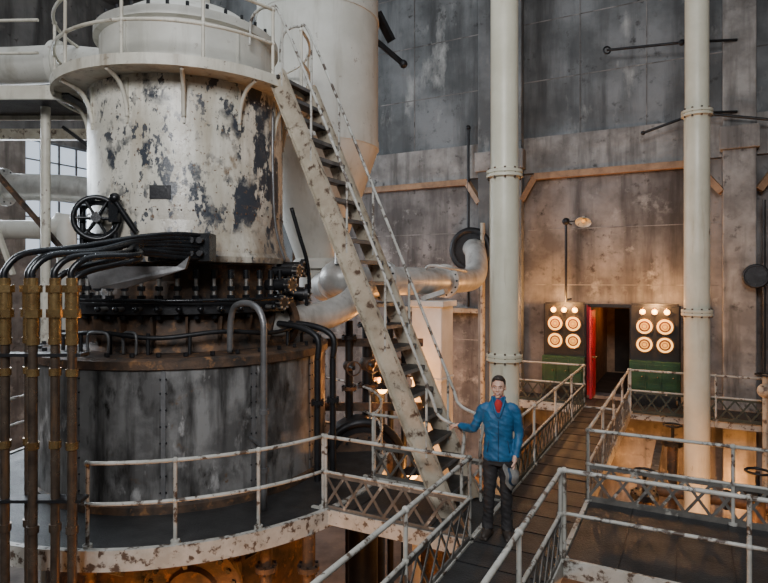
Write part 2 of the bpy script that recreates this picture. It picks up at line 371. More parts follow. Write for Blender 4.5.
b=B('ring_platform')
b.lathe(C,[(2.12,0),(3.05,0)],'deck',seg=96); b.lathe(C,[(3.02,.02),(3.09,.02),(3.09,-.2),(3.02,-.2),(2.0,-.06)],'rail',seg=96)
for k in range(16):
    a=k*22.5; b.beam(az(a,1.95,-.12),az(a,3.03,-.12),.06,.12,'lattice'); b.beam(az(a,1.95,-.8),az(a,2.95,-.16),.05,.05,'lattice')
RR=3.0
def ringrail(a0,a1,n,sub=5):
    for h in (.47,.9): b.tube([az(a0+(a1-a0)*k/(n*sub),RR,h) for k in range(n*sub+1)],.022,'rail',seg=8,smooth=0)
    for k in range(n+1):
        a=a0+(a1-a0)*k/n; b.cyl(az(a,RR,-.1),az(a,RR,.9),.021,'rail',seg=8)
        b.sph(az(a,RR,.9),.035,'rail',seg=8); b.sph(az(a,RR,.47),.033,'rail',seg=8); b.cyl(az(a,RR,0),az(a,RR,.05),.05,'rail',seg=8)
ringrail(-12.5,-63.5,3); ringrail(13,230,12)
b.done(eng)
b=B('drain_pipe')
b.tube([LD(-1.97,7.42,1.9),LD(-1.95,7.38,2.3),LD(-1.86,7.3,2.5),LD(-1.62,7.12,2.52),LD(-1.47,7.02,2.35),LD(-1.45,7.0,1.9),LD(-1.45,7.0,.05)],.04,'steel',seg=12)
for z in (1.2,.5): b.cyl(LD(-1.45,7.0,z),LD(-1.45,7.0,z+.06),.06,'steel')
b.beam(LD(-1.45,7.0,.8),LD(-1.75,7.5,.8),.04,.03,'steel')
for (l0,l1) in ((-3.75,-3.45),(-3.3,-3.1)):
    b.tube([LD(l0,7.35,1.88),LD(l0,7.35,2.12),LD((l0+l1)/2,7.3,2.16),LD(l1,7.25,2.12),LD(l1,7.25,1.88)],.018,'steel',seg=8)
b.tube([az(CAMAZ+k*8,1.8,2.12+.03*math.sin(k)) for k in range(-8,9)],.03,'iron',seg=8)
for k in range(-8,9,2): b.cyl(az(CAMAZ+k*8,1.8,1.88),az(CAMAZ+k*8,1.8,2.15),.025,'iron',seg=8)
for a,r in ((4,2.3),(10,2.42)):
    b.cyl(az(a,r,0),az(a,r,1.7),.045,'iron',seg=12); b.flange(az(a,r,1.1),(0,0,1),.09,.05,'iron',6); b.tube([az(a,r,1.7),az(a,r,2.0),az(a,r-.3,2.15),az(a,1.5,2.2)],.045,'iron',seg=10)
b.done(eng)
b=B('valve_cluster')
for k in range(10):
    a=CAMAZ-36+k*8; b.cyl(az(a,1.72,2.45),az(a,1.86,2.45),.03,'studs',seg=8); b.sph(az(a,1.87,2.45),.04,'black',seg=8)
b.tube([az(CAMAZ-55+k*8,1.86,2.56) for k in range(14)],.024,'black',seg=8)
for (a,z,r) in ((CAMAZ+62,3.0,.14),(CAMAZ+48,2.75,.12),(CAMAZ+54,2.95,.1),(CAMAZ+70,2.6,.16),(CAMAZ+42,2.5,.1)):
    p=az(a,1.75,z); o=(az(a,1,0)-C); b.cyl(p-o*.3,p+o*.12,r*.7,'iron'); b.flange(p+o*.1,o,r,.05,'iron',8,.018,'studs')
b.tube([az(CAMAZ+58,1.7,3.9),az(CAMAZ+60,1.8,3.5),az(CAMAZ+62,1.9,3.1),az(CAMAZ+66,1.9,2.7),az(CAMAZ+70,1.8,2.3)],.03,'black')
b.tube([az(CAMAZ+52,1.48,5.3),az(CAMAZ+52,1.48,4.4),az(CAMAZ+54,1.5,3.6),az(CAMAZ+58,1.6,3.1)],.02,'steel')
b.done(eng)
b=B('base_cylinder_head')
p=LD(-2.3,7.0,-.95); ax=LD(0,-1,0)
b.cyl(p-ax*1.2,p,.46,'rustdark',seg=40); b.flange(p,ax,.6,.09,'rustdark',22,.03,'iron'); b.cyl(p,p+ax*.1,.36,'rustdark',r1=.3,seg=32); b.cyl(p+ax*.1,p+ax*.13,.1,'iron')
for l in (-3.5,-1.4,-.9): b.cyl(LD(l,6.9,FZ),LD(l,6.9,-.2),.07,'rustdark'); b.flange(LD(l,6.9,-.6),(0,0,1),.13,.06,'rustdark',6)
b.done(eng)

# ------------------------------------------------------------------ stair
b=B('steel_stair')
ST=V((-5.05,0,5.66)); SB=V((-2.5,0,0)); y0,y1=6.42,7.12; dr=(ST-SB); dn=dr.normalized(); nrm=V((dn.z,0,-dn.x))
for y in (y0,y1):
    a=V((SB.x,y,SB.z)); c=V((ST.x,y,ST.z)); up=nrm
    b.beam(a,c,.02,.26,'stringer',up=up)
    s=-.03 if y==y0 else .03
    for o in (-.125,.125): b.beam(a+nrm*o+V((0,s,0)),c+nrm*o+V((0,s,0)),.07,.012,'stringer',up=up)
    hh=.95
    pts=[V((-2.36,y,.75)),V((-2.33,y,.95)),V((-2.37,y,1.08)),a+dr*.06+V((0,0,hh-.08)),a+dr*.12+V((0,0,hh-.06)),a+dr*.5+V((0,0,hh)),a+dr*.95+V((0,0,hh)),c+V((-.15,0,hh+.02)),c+V((-.45,0,hh-.05)),c+V((-.5,0,.5))]
    b.tube(pts,.021,'rail',seg=8,smooth=6)
    b.cyl(V((-2.36,y,0)),V((-2.36,y,.78)),.021,'rail',seg=8)
    for t in (.12,.34,.56,.78,.97):
        p=a+dr*t; b.cyl(p,p+V((0,0,.93)),.017,'rail',seg=8)
nt_=20
for k in range(1,nt_+1):
    t=k/(nt_+.3); p=SB+dr*t
    b.box((p.x,(y0+y1)/2,p.z),(.24,y1-y0-.02,.025),'tread'); b.box((p.x+.12,(y0+y1)/2,p.z-.015),(.012,y1-y0-.02,.045),'steel')
b.box((-5.25,(y0+y1)/2,5.62),(.5,y1-y0+.1,.05),'tread')
b.done()

# ------------------------------------------------------------------ oiler manifold foreground left
b=B('lubricator_pipe_bank')
fits=[(-3.66,5.6),(-3.50,5.72),(-3.36,5.55),(-3.175,5.6),(-2.985,5.55),(-3.28,5.8),(-3.1,5.8)]
for i,(l,d) in enumerate(fits):
    big=i<5
    zt=2.8 if big else 2.7
    b.cyl(LD(l,d,FZ),LD(l,d,2.2),.042 if big else .03,'oldpipe',seg=14)
    if big:
        b.cyl(LD(l,d,2.2),LD(l,d,2.26),.06,'brass',seg=16); b.cyl(LD(l,d,2.26),LD(l,d,2.46),.055,'brass',seg=16); b.cyl(LD(l,d,2.46),LD(l,d,2.54),.08,'brass',seg=8,smooth=False)
        b.cyl(LD(l,d,2.54),LD(l,d,2.7),.062,'brass',seg=16); b.cyl(LD(l,d,2.7),LD(l,d,2.77),.082,'brass',seg=6,smooth=False); b.cyl(LD(l,d,2.77),LD(l,d,2.84),.05,'brass',seg=12)
        for z in (1.9,1.2,.4,-.3): b.cyl(LD(l,d,z),LD(l,d,z+.07),.056,'brass' if z>1 else 'oldpipe',seg=14)
    zz=3.36-.045*i
    b.tube([LD(l,d,zt),LD(l,d+.01,zt+.12),LD(l+.12,d+.12,zt+.28-.01*i),LD(l+.45,d+.45,3.16-.02*i),LD(-2.75,6.5,3.30-.03*i),LD(-2.45,6.85,zz),LD(-2.2,7.15,zz)],.032,'black',seg=12)
for z in (2.1,.7): b.beam(LD(-3.75,5.62,z),LD(-2.9,5.62,z),.16,.03,'iron')
b.done()
b=B('oil_manifold')
R=Matrix.Rotation(TH,3,'Z')
b.box(LD(-2.5,7.2,3.22),(.75,.28,.34),'black',R)
for k in range(7): p=LD(-2.82+.1*k,7.04,3.3); b.cyl(p,p+LD(0,-.08,0),.04,'iron',seg=8); b.cyl(p-V((0,0,.16)),p-V((0,0,.16))+LD(0,-.08,0),.035,'iron',seg=8)
b.cyl(LD(-2.5,7.3,3.3),LD(-2.7,7.9,3.3),.08,'iron')
pl=[LD(-3.5,6.75,2.98),LD(-2.45,6.85,2.98),LD(-2.3,6.85,3.1),LD(-2.35,6.85,2.95),LD(-3.05,6.8,2.72),LD(-3.4,6.75,2.72)]
o=LD(0,.06,0); n=len(pl)
b.add(pl+[p+o for p in pl],[tuple(range(n)),tuple(range(n,2*n))[::-1]]+[(i,(i+1)%n,n+(i+1)%n,n+i) for i in range(n)],'steel')
b.done()
b=B('valve_gear_wheel')
p=LD(-3.72,7.5,3.62); ax=LD(.35,-1,.0).normalized()
b.torus(p,ax,.27,.035,'black'); b.torus(p+ax*-.2,ax,.22,.03,'black'); b.cyl(p-ax*.5,p+ax*.08,.06,'black')
q,_=b.ring(p,ax,.27,6)
for k in range(6):
    b.cyl(p,q[k],.018,'black',seg=8); b.cyl(p-ax*.2,q[k]*.8+(p-ax*.2)*.2,.015,'black',seg=8)
b.box(LD(-3.72,7.7,3.35),(.4,.15,.16),'black',R); b.cyl(LD(-3.95,7.6,3.0),LD(-3.95,7.6,3.8),.04,'black'); b.cyl(LD(-3.52,7.6,3.0),LD(-3.52,7.6,3.75),.04,'black')
b.beam(LD(-3.95,7.6,3.85),LD(-3.45,7.6,3.8),.06,.06,'black'); b.beam(LD(-3.5,7.6,3.2),LD(-3.2,8.2,3.2),.08,.1,'black'); b.beam(LD(-3.95,7.6,3.0),LD(-3.4,8.4,3.0),.08,.1,'black')
b.box(LD(-3.5,7.55,3.72),(.12,.12,.3),'black',R); b.cyl(LD(-3.48,7.5,3.85),LD(-3.25,7.6,3.45),.04,'black'); b.sph(LD(-3.48,7.5,3.88),.07,'black')
b.done()

# ------------------------------------------------------------------ left background works
b=B('steam_main_pipe')
b.tube([LD(-9.5,9.6,6.35),LD(-6.5,9.6,6.35),LD(-5.3,9.5,6.35),LD(-4.8,9.45,6.3),LD(-4.3,9.3,6.2)],.3,'tank',seg=28)
for l in (-6.8,-5.35): b.flange(LD(l,9.57,6.35),LD(1,0,0),.4,.09,'tank',14,.022,'tank')
b.done()
b=B('high_catwalk')
b.beam(LD(-9,9.0,5.55),LD(-4.6,9.0,5.55),1.1,.06,'deck'); b.beam(LD(-9,8.45,5.55),LD(-4.7,8.45,5.55),.05,.2,'cream'); b.beam(LD(-9,9.55,5.55),LD(-4.7,9.55,5.55),.05,.2,'cream')
for h in (.45,.92): b.cyl(LD(-9,8.45,5.62+h),LD(-4.95,8.3,5.62+h),.023,'cream',seg=8)
for l in (-8.2,-6.9,-5.9): b.cyl(LD(l,8.45,5.5),LD(l,8.45,6.54),.022,'cream',seg=8)
b.cyl(LD(-5.25,9.0,FZ),LD(-5.25,9.0,5.5),.07,'cream'); b.cyl(LD(-7.2,9.0,FZ),LD(-7.2,9.0,5.5),.07,'cream')
b.beam(LD(-7.1,9.4,5.5),LD(-5.2,9.4,3.3),.1,.06,'rustdark'); b.beam(LD(-5.2,9.4,5.3),LD(-4.4,9.4,4.7),.06,.05,'iron')
b.beam(LD(-6.2,8.6,4.9),LD(-5.5,8.6,2.9),.07,.05,'cream')
b.done()
b=B('auxiliary_steam_line')
b.tube([LD(-11,13,4.9),LD(-8,13,4.9),LD(-6.6,13,4.8),LD(-6.2,13,4.4),LD(-6.1,13,3.2),LD(-6.1,13,FZ)],.3,'silver',seg=20)
b.tube([LD(-11,12.6,3.9),LD(-7.4,12.6,3.9),LD(-6.9,12.6,3.6),LD(-6.9,12.6,FZ)],.2,'tank',seg=16)
b.beam(LD(-11,12.3,5.9),LD(-5.5,12.3,5.9),.15,.22,'stringer')
for l in (-9,-5.9): b.beam(LD(l,12.3,FZ),LD(l,12.3,5.9),.12,.12,'rustdark')
b.flange(LD(-8.5,13,4.9),LD(1,0,0),.42,.1,'silver'); b.done()

# ------------------------------------------------------------------ hopper tank
b=B('receiver_tank'); T=LD(-1.34,11.8,0)
b.lathe(T,[(.42,3.05),(.5,3.05),(.5,3.2),(.45,3.25),(1.22,5.45),(1.235,5.45),(1.235,5.6),(1.22,5.6),(1.22,8.0),(1.24,8.0),(1.24,8.08),(1.22,8.08),(1.22,CZ-.02)],'tank',seg=72)
b.cyl(T+V((0,0,2.6)),T+V((0,0,3.1)),.38,'tank',seg=32)
b.beam(T+LD(1.2,.2,7.75),T+LD(1.75,.5,7.4),.06,.1,'iron'); b.sph(T+LD(1.75,.5,7.4),.09,'iron'); b.beam(T+LD(1.2,.1,8.3),T+LD(1.5,.3,7.8),.2,.08,'iron'); b.done()

# ------------------------------------------------------------------ exhaust piping
b=B('exhaust_pipe')
b.tube([LD(-1.75,8.5,2.2),LD(-1.45,8.8,2.2),LD(-.95,9.4,2.25),LD(-.55,9.9,2.45),LD(-.4,10.2,2.7)],.23,'silver',seg=24)
b.flange(LD(-1.52,8.73,2.2),LD(.7,.75,0),.34,.1,'rustdark',14,.022)
b.sph(LD(-.75,10.5,2.85),.42,'silver',(1.0,1.0,.85),20); b.cyl(LD(-.95,10.9,2.75),LD(-1.2,11.6,2.7),.3,'silver')
b.tube([LD(-.55,10.3,2.78),LD(.1,10.9,2.8),LD(.8,11.7,2.8),LD(1.55,12.9,2.8),LD(2.1,13.9,2.85),LD(2.28,14.3,3.1),LD(2.33,14.8,3.55),LD(2.35,15.4,3.65)],.27,'silver',seg=24)
b.flange(LD(.0,10.8,2.8),LD(.65,.65,0),.37,.1,'silver',14,.02,'iron'); b.flange(LD(1.3,12.45,2.8),LD(.55,.9,0),.36,.09,'silver',14,.02,'iron')
b.tube([LD(.8,11.7,2.95),LD(.9,11.4,3.1),LD(1.3,11.3,3.05),LD(1.7,12.0,3.0)],.03,'silver')
b.cyl(LD(-.75,10.2,3.1),LD(-.75,10.2,3.45),.12,'silver'); b.torus(LD(-.75,10.2,3.5),(0,0,1),.18,.02,'iron')
wr=V((-5.1,14.55,3.62)); b.torus(wr,(0,1,0),.5,.09,'iron',40,10); b.flange(wr,(0,1,0),.5,.08,'iron',16,.025)
b.done()
b=B('pipe_support_pier'); X=V((-4.5,10.6,0))
b.box((X.x,X.y,(FZ+2.3)/2),(.62,.62,2.3-FZ),'white'); b.box((X.x,X.y,2.36),(.74,.74,.12),'white'); b.box((X.x,X.y,.9),(.66,.66,.06),'white'); b.beam((X.x-.2,X.y,2.45),(X.x+.25,X.y+.1,2.6),.5,.1,'silver'); b.done(bevel=.015)
b=B('pump_machinery')
for l,d,r,zt in ((-.62,10.3,.07,2.1),(-.3,10.6,.1,2.3),(.12,10.8,.06,2.4),(-.1,11.5,.12,1.9),(.35,10.2,.05,1.6)):
    b.cyl(LD(l,d,FZ),LD(l,d,zt),r,'iron'); b.flange(LD(l,d,zt-.3),(0,0,1),r*1.9,.06,'iron',8); b.flange(LD(l,d,.9),(0,0,1),r*1.9,.06,'rustdark',8); b.sph(LD(l,d,1.3),r*1.6,'rustdark')
    b.cyl(LD(l,d,1.3),LD(l+.1,d-.35,1.3),.03,'iron'); b.torus(LD(l+.1,d-.35,1.3),LD(.1,-.35,0),.12,.014,'rustdark',24)
for z in (.55,1.7): b.beam(LD(-1.1,10.4,z),LD(.7,10.4,z),.08,.14,'rustdark')
pc=LD(-.35,9.6,-.2); ax=LD(.15,-1,0)
b.cyl(pc-ax.normalized()*.8,pc,.62,'iron',seg=40); b.torus(pc,ax,.66,.07,'iron',48,10); b.flange(pc,ax,.5,.1,'rustdark',14,.025); b.cyl(pc,pc+ax*.2,.14,'stringer')
b.cyl(pc-V((0,0,3.4)),pc-V((0,0,.5)),.25,'iron')
b.done()

# ------------------------------------------------------------------ columns
def column(x,y,r,fl):
    b=B('cast_iron_column'); b.lathe((x,y,0),[(r*1.6,FZ),(r*1.6,FZ+.15),(r*1.15,FZ+.3),(r,FZ+.35),(r,fl[0]),(r*.93,fl[0]),(r*.93,CZ-.02)],'creamcol',seg=40)
    for z in fl:
        b.lathe((x,y,z),[(r,-.07),(r*1.22,-.05),(r*1.22,-.01),(r*1.15,0),(r*1.22,.01),(r*1.22,.05),(r*.93,.07)],'creamcol',seg=40)
        for k in range(10):
            a=k*math.pi/5; p=V((x+r*1.12*math.cos(a),y+r*1.12*math.sin(a),z)); b.cyl(p-V((0,0,.08)),p+V((0,0,.08)),.016,'rustdark',seg=6)
    return b.done()
column(-2.42,8.4,.215,(4.38,1.68)); column(.11,11.5,.205,(5.72,2.25))

# ------------------------------------------------------------------ lamp boards beside the door
def board(x,y,w,green):
    b=B('indicator_lamp_board')
    b.box((x,y,1.45),(w,.12,1.55),'cab')
    for sx in (-1,1): b.beam((x+sx*w/2,y,0),(x+sx*w/2,y,2.25),.07,.07,'iron')
    b.beam((x-w/2,y,2.25),(x+w/2,y,2.25),.07,.07,'iron')
    for i in (-1,1):
        for j in (0,1):
            c=V((x+i*.21,y-.07,1.36+j*.41))
            b.cyl(c,c+V((0,-.05,0)),.19,'brass',seg=32); b.cyl(c+V((0,-.05,0)),c+V((0,-.056,0)),.165,'dialr',seg=32); b.cyl(c+V((0,-.056,0)),c+V((0,-.062,0)),.125,'dialc',seg=32); b.cyl(c+V((0,-.062,0)),c+V((0,-.068,0)),.085,'dial',seg=32); b.torus(c+V((0,-.068,0)),(0,1,0),.05,.008,'dialc',24)
    for i in (-1,0,1):
        c=V((x+i*.25,y-.12,2.10)); b.cyl(c+V((0,.12,.06)),c+V((0,0,.06)),.015,'iron'); b.cyl(c+V((0,0,.1)),c+V((0,0,.04)),.025,'brass'); b.sph(c,.06,'bulb',seg=12)
    b.box((x+green,y-.12,.66),(w+.05,.3,.66),'green')
    for k in range(3): b.box((x+green-w*.32+k*w*.32,y-.28,.66),(w*.28,.02,.54),'green'); b.sph((x+green-w*.25+k*w*.32,y-.3,.66),.02,'brass',seg=8)
    b.box((x+green,y-.12,.15),(w*.9,.25,.3),'cab')
    b.done(bevel=.006)
board(-2.68,14.5,.93,.0); board(-.70,14.5,.98,-.0)

# ------------------------------------------------------------------ conduit, lamps on walls
b=B('swing_arm_gas_lamp')
b.cyl(V((-2.62,14.3,2.3)),V((-2.62,14.3,4.2)),.03,'iron'); b.cyl(V((-2.62,14.3,4.2)),V((-2.62,14.98,4.2)),.02,'iron'); b.sph((-2.62,14.3,4.22),.09,'iron')
b.cyl(V((-2.62,14.3,2.35)),V((-2.62,14.98,2.35)),.02,'iron')
b.cyl((-2.62,14.3,4.2),(-2.3,14.2,4.22),.015,'iron')
q=V((-2.2,14.15,4.2)); Rr=Matrix.Rotation(math.radians(-35),3,'X'); b.lathe(q,[(.03,.12),(.05,.08),(.17,-.02),(.18,-.05)],'cream',24,R=Rr); b.sph(q,.04,'dial',seg=10); b.done()
b=B('bracket_rod'); b.cyl(LD(5.19,13.5,8.17),LD(6.6,12.6,7.99),.03,'iron'); b.sph(LD(6.5,12.65,8.0),.07,'iron'); b.torus(LD(5.19,13.5,8.17),LD(0,1,0),.08,.02,'iron'); b.cyl(LD(6.6,12.6,7.99),V((.9,14.62,8.0)),.03,'iron'); b.done()
b=B('bracket_rod'); b.cyl(LD(5.85,13.1,6.14),LD(6.8,12.6,6.45),.03,'iron'); b.cyl(LD(6.8,12.6,6.45),LD(8.1,12.0,6.13),.03,'iron'); b.sph(LD(5.85,13.1,6.14),.05,'iron'); b.cyl(LD(6.8,12.6,6.45),V((.9,14.62,6.45)),.03,'iron'); b.done()
b=B('vertical_conduit'); b.cyl((-5.25,14.8,2.1),(-5.25,14.8,6.9),.035,'iron'); b.sph((-5.25,14.8,6.9),.07,'iron'); b.done()
b=B('vertical_conduit'); b.cyl((-4.75,14.5,FZ),(-4.75,14.5,4.3),.06,'stringer'); b.done()
b=B('pressure_gauge'); p=V((1.22,14.3,2.9)); b.cyl(p+V((0,.33,0)),p,.09,'iron'); b.torus(p,(0,1,0),.22,.035,'iron'); b.flange(p,(0,1,0),.2,.06,'iron',8); b.cyl((1.38,14.5,.1),(1.38,14.5,4.5),.03,'iron'); b.done()
b=B('stop_valve'); p=V((1.25,12.9,.75)); b.sph(p,.14,'stringer'); b.cyl(V((p.x,p.y,FZ)),p+V((0,0,.3)),.05,'stringer'); b.torus(p+V((0,0,.3)),(0,0,1),.16,.02,'iron'); b.done()

# ------------------------------------------------------------------ under-floor works
b=B('basement_pipework')
for y,z,r in ((9.0,-1.6,.16),(10.4,-2.2,.22),(12.3,-1.2,.12)): b.cyl((-.9,y,z),(6.8,y,z),r,'rustdark',seg=18); b.flange((.6,y,z),(1,0,0),r*1.5,.08,'iron',8); b.flange((2.0,y,z),(1,0,0),r*1.5,.08,'iron',8)
for x in (-.6,1.7): b.beam((x,8,-.9),(x,14.5,-.9),.14,.22,'lattice')
for x,y in ((-.6,9.5),(.9,10.3),(-.3,12.8),(2.4,11.5)): b.cyl((x,y,FZ),(x,y,-.4),.1,'rustdark'); b.flange((x,y,-.4),(0,0,1),.2,.08,'iron',8); b.cyl((x,y,-.4),(x,y,-.05),.03,'iron'); b.torus((x,y,-.05),(0,0,1),.16,.02,'iron')
b.cyl((-3.3,8.2,FZ),(-3.3,8.2,-.3),.35,'rustdark',seg=28); b.cyl((-3.4,10,-.9),(-3.4,14.5,-.9),.18,'rustdark'); b.cyl((0.3,4.5,-2.2),(6,4.5,-2.2),.3,'iron',seg=24)
b.done()

# ------------------------------------------------------------------ man
def fuse(parts,voxel,sm=4,wr=0):
    tmp=bmesh.new(); trees=[]
    for p in parts:
        bmesh.ops.recalc_face_normals(p.bm,faces=p.bm.faces)
        trees.append(BVHTree.FromBMesh(p.bm))
        me=bpy.data.meshes.new('t'); p.bm.to_mesh(me); tmp.from_mesh(me); bpy.data.meshes.remove(me)
    me=bpy.data.meshes.new('t'); tmp.to_mesh(me); tmp.free()
    ob=bpy.data.objects.new('t',me); bpy.context.scene.collection.objects.link(ob)
    r=ob.modifiers.new('r','REMESH'); r.mode='VOXEL'; r.voxel_size=voxel
    s=ob.modifiers.new('s','SMOOTH'); s.factor=.5; s.iterations=sm
    dg=bpy.context.evaluated_depsgraph_get(); ev=ob.evaluated_get(dg); m2=ev.to_mesh()
    vs=[v.co.copy() for v in m2.vertices]; nn=[v.normal.copy() for v in m2.vertices]; fs=[tuple(p.vertices) for p in m2.polygons]; ms=[]
    for f in fs:
        c=sum((vs[i] for i in f),V())/len(f); best=1e9; bi=0
        for i,t in enumerate(trees):
            d=t.find_nearest(c)[3]
            if d is not None and d<best-1e-5: best=d; bi=i
        ms.append(parts[bi].name)
    if wr:
        cloth=set(i for f,m_ in zip(fs,ms) if m_ in('jacket','pants') for i in f)
        for i in cloth:
            p=vs[i]; q=V((p.x*6,p.y*6,p.z*12+p.x*6)); h=mnoise.noise(q)+.5*mnoise.noise(q*2.1)
            vs[i]=p+nn[i]*(wr*((1-abs(h))**3-.5))
    ev.to_mesh_clear(); bpy.data.objects.remove(ob); bpy.data.meshes.remove(me)
    return vs,fs,ms
def addfused(b,res):
    vs,fs,ms=res; bv=[b.bm.verts.new(v) for v in vs]
    for f,m_ in zip(fs,ms):
        F=b.bm.faces.new([bv[k] for k in f]); F.material_index=b.mi(m_); F.smooth=True
def loft(b,rings,mat,seg=28):
    vs=[]
    for (cx,cy,z,rx,ry) in rings:
        for k in range(seg):
            a=2*math.pi*k/seg; c_,s_=math.cos(a),math.sin(a); e=2/2.4
            vs.append(V((cx+rx*math.copysign(abs(c_)**e,c_),cy+ry*math.copysign(abs(s_)**e,s_),z)))
    n=len(rings); fs=[(i*seg+k,i*seg+(k+1)%seg,(i+1)*seg+(k+1)%seg,(i+1)*seg+k) for i in range(n-1) for k in range(seg)]
    fs+=[tuple(range(seg))[::-1],tuple((n-1)*seg+k for k in range(seg))]
    b.add(vs,fs,mat,True)
man=B('man')
jk=B('jacket')
loft(jk,[(0,0,.85,.160,.115),(0,0,.87,.168,.122),(0,0,1.0,.158,.115),(0,0,1.1,.150,.112),(0,-.005,1.22,.162,.120),(0,0,1.32,.172,.122),(0,.005,1.39,.165,.110),(0,.01,1.44,.130,.09),(0,.01,1.48,.092,.078),(0,.01,1.505,.076,.074),(0,.008,1.54,.072,.070)],'jacket')
jk.tube([(.10,0,1.425),(.165,0,1.390),(.205,.01,1.28),(.22,.02,1.14),(.207,-.03,1.02),(.18,-.09,.90)],0,'jacket',seg=14,radii=[.055,.062,.056,.050,.046,.039])
jk.tube([(-.10,0,1.425),(-.165,0,1.390),(-.215,.01,1.29),(-.270,.03,1.17),(-.345,.10,1.145),(-.435,.19,1.15)],0,'jacket',seg=14,radii=[.055,.062,.056,.052,.046,.039])
rf=B('redf'); rf.sph((0,-.074,1.44),.055,'redf',(.85,.95,1.35),14); rf.tube([(0,.005,1.44),(0,.0,1.542)],.062,'redf',seg=14)
pt=B('pants')
loft(pt,[(0,0,.80,.148,.110),(0,0,.88,.152,.112),(0,0,.95,.14,.10)],'pants')
pt.tube([(.078,0,.88),(.085,-.005,.70),(.083,-.025,.48),(.086,0,.28),(.092,.012,.16),(.09,.0,.08)],0,'pants',seg=14,radii=[.088,.080,.064,.060,.062,.064])
pt.tube([(-.078,0,.88),(-.09,-.01,.70),(-.10,-.035,.48),(-.108,-.01,.28),(-.115,.01,.16),(-.116,-.01,.08)],0,'pants',seg=14,radii=[.088,.080,.064,.060,.062,.064])
nk=B('skin'); nk.tube([(0,.015,1.48),(0,.008,1.58)],.054,'skin',seg=14)
sh=B('shoe')
for (x,y,a) in ((.095,-.04,12),(-.125,-.05,-18)):
    R2=Matrix.Rotation(math.radians(a),3,'Z')
    sh.sph(V((x,y,.045)),1,'shoe',(.048,.135,.045),16,R2); sh.sph(V((x,y,.05))+R2@V((0,.06,.03)),1,'shoe',(.046,.06,.06),14,R2); sh.box(V((x,y,.014)),(.082,.25,.028),'shoe',R2)
addfused(man,fuse([jk,rf,pt,nk,sh],.009,2,.010))
HT=Matrix.Rotation(math.radians(-6),3,'Z')
HC=V((0,-.005,1.645))
sk=B('skin')
sk.sph(HC+V((0,.012,.022)),1,'skin',(.074,.090,.094),20)
sk.sph(HC+V((0,-.018,-.04)),1,'skin',(.060,.070,.078),18)
sk.sph(HC+V((0,-.064,-.098)),1,'skin',(.026,.020,.020),12)
sk.sph(HC+V((0,-.078,.020)),1,'skin',(.046,.012,.009),12)
sk.tube([HC+V((0,-.082,.010)),HC+V((0,-.096,-.018)),HC+V((0,-.104,-.034))],0,'skin',seg=10,radii=[.007,.010,.013])
for s_ in (-1,1):
    sk.sph(HC+V((s_*.012,-.092,-.036)),.009,'skin'); sk.sph(HC+V((s_*.040,-.060,-.026)),1,'skin',(.022,.020,.022),12)
    sk.sph(HC+V((s_*.076,.010,-.012)),1,'skin',(.009,.020,.034),12)
sk.tube([HC+V((0,.02,-.06)),HC+V((0,.012,-.14))],.054,'skin',seg=14)
sk.sph(HC+V((0,-.080,-.066)),1,'skin',(.028,.012,.014),12)
def rotp(B_):
    for v in B_.bm.verts: v.co=HC+HT@(v.co-HC)
rotp(sk); addfused(man,fuse([sk],.0045,2))
hd=B('hd')
for s_ in (-1,1):
    e=HC+V((s_*.030,-.0765,.002)); hd.sph(e,.012,'eyew',(1.15,.7,.62),12); hd.sph(e+V((0,-.0062,0)),.0062,'eyei',(1,.6,1),10)
    hd.tube([e+V((-s_*.014,-.007,.017)),e+V((0,-.012,.021)),e+V((s_*.017,-.003,.016))],.0035,'hair',seg=6)
    hd.tube([e+V((-s_*.014,-.003,.004)),e+V((0,-.009,.0075)),e+V((s_*.014,-.002,.004))],.0030,'skin',seg=6)
    hd.tube([e+V((-s_*.014,-.003,-.004)),e+V((0,-.008,-.007)),e+V((s_*.014,-.002,-.004))],.0024,'skin',seg=6)
hd.tube([HC+V((-.026,-.082,-.062)),HC+V((0,-.0935,-.0615)),HC+V((.026,-.082,-.062))],.0032,'lip',seg=8)
hd.tube([HC+V((-.024,-.083,-.064)),HC+V((0,-.0935,-.0745)),HC+V((.024,-.083,-.064))],.0036,'lip',seg=8)
hd.tube([HC+V((-.018,-.0865,-.0645)),HC+V((0,-.0935,-.068)),HC+V((.018,-.0865,-.0645))],.0028,'teeth',seg=8)
rotp(hd)
idx={i:man.mi([k for k,v in M.items() if v==m_][0]) for i,m_ in enumerate(hd.mats)}
mp={v:man.bm.verts.new(v.co) for v in hd.bm.verts}
for f in hd.bm.faces:
    F=man.bm.faces.new([mp[v] for v in f.verts]); F.material_index=idx[f.material_index]; F.smooth=True
hr=B('hair')
hr.sph(HC+V((0,.024,.038)),1,'hair',(.080,.089,.086),20); hr.sph(HC+V((0,.045,-.01)),1,'hair',(.072,.064,.075),16)
for k in range(30):
    a=random.uniform(0,6.28); r=random.uniform(.2,1); p=HC+V((.062*r*math.cos(a),.022+.072*r*math.sin(a),.105-.04*r*r)); hr.sph(p,random.uniform(.014,.021),'hair',(1,1,.7),8)
for s_ in (-1,1): hr.sph(HC+V((s_*.071,.0,.014)),1,'hair',(.008,.018,.032),10)
for k in range(7): hr.sph(HC+V((-.045+.015*k,-.050-.014*math.sin(k*math.pi/6),.092)),.015,'hair',(1,1,.8),8)
rotp(hr); addfused(man,fuse([hr],.006,1))
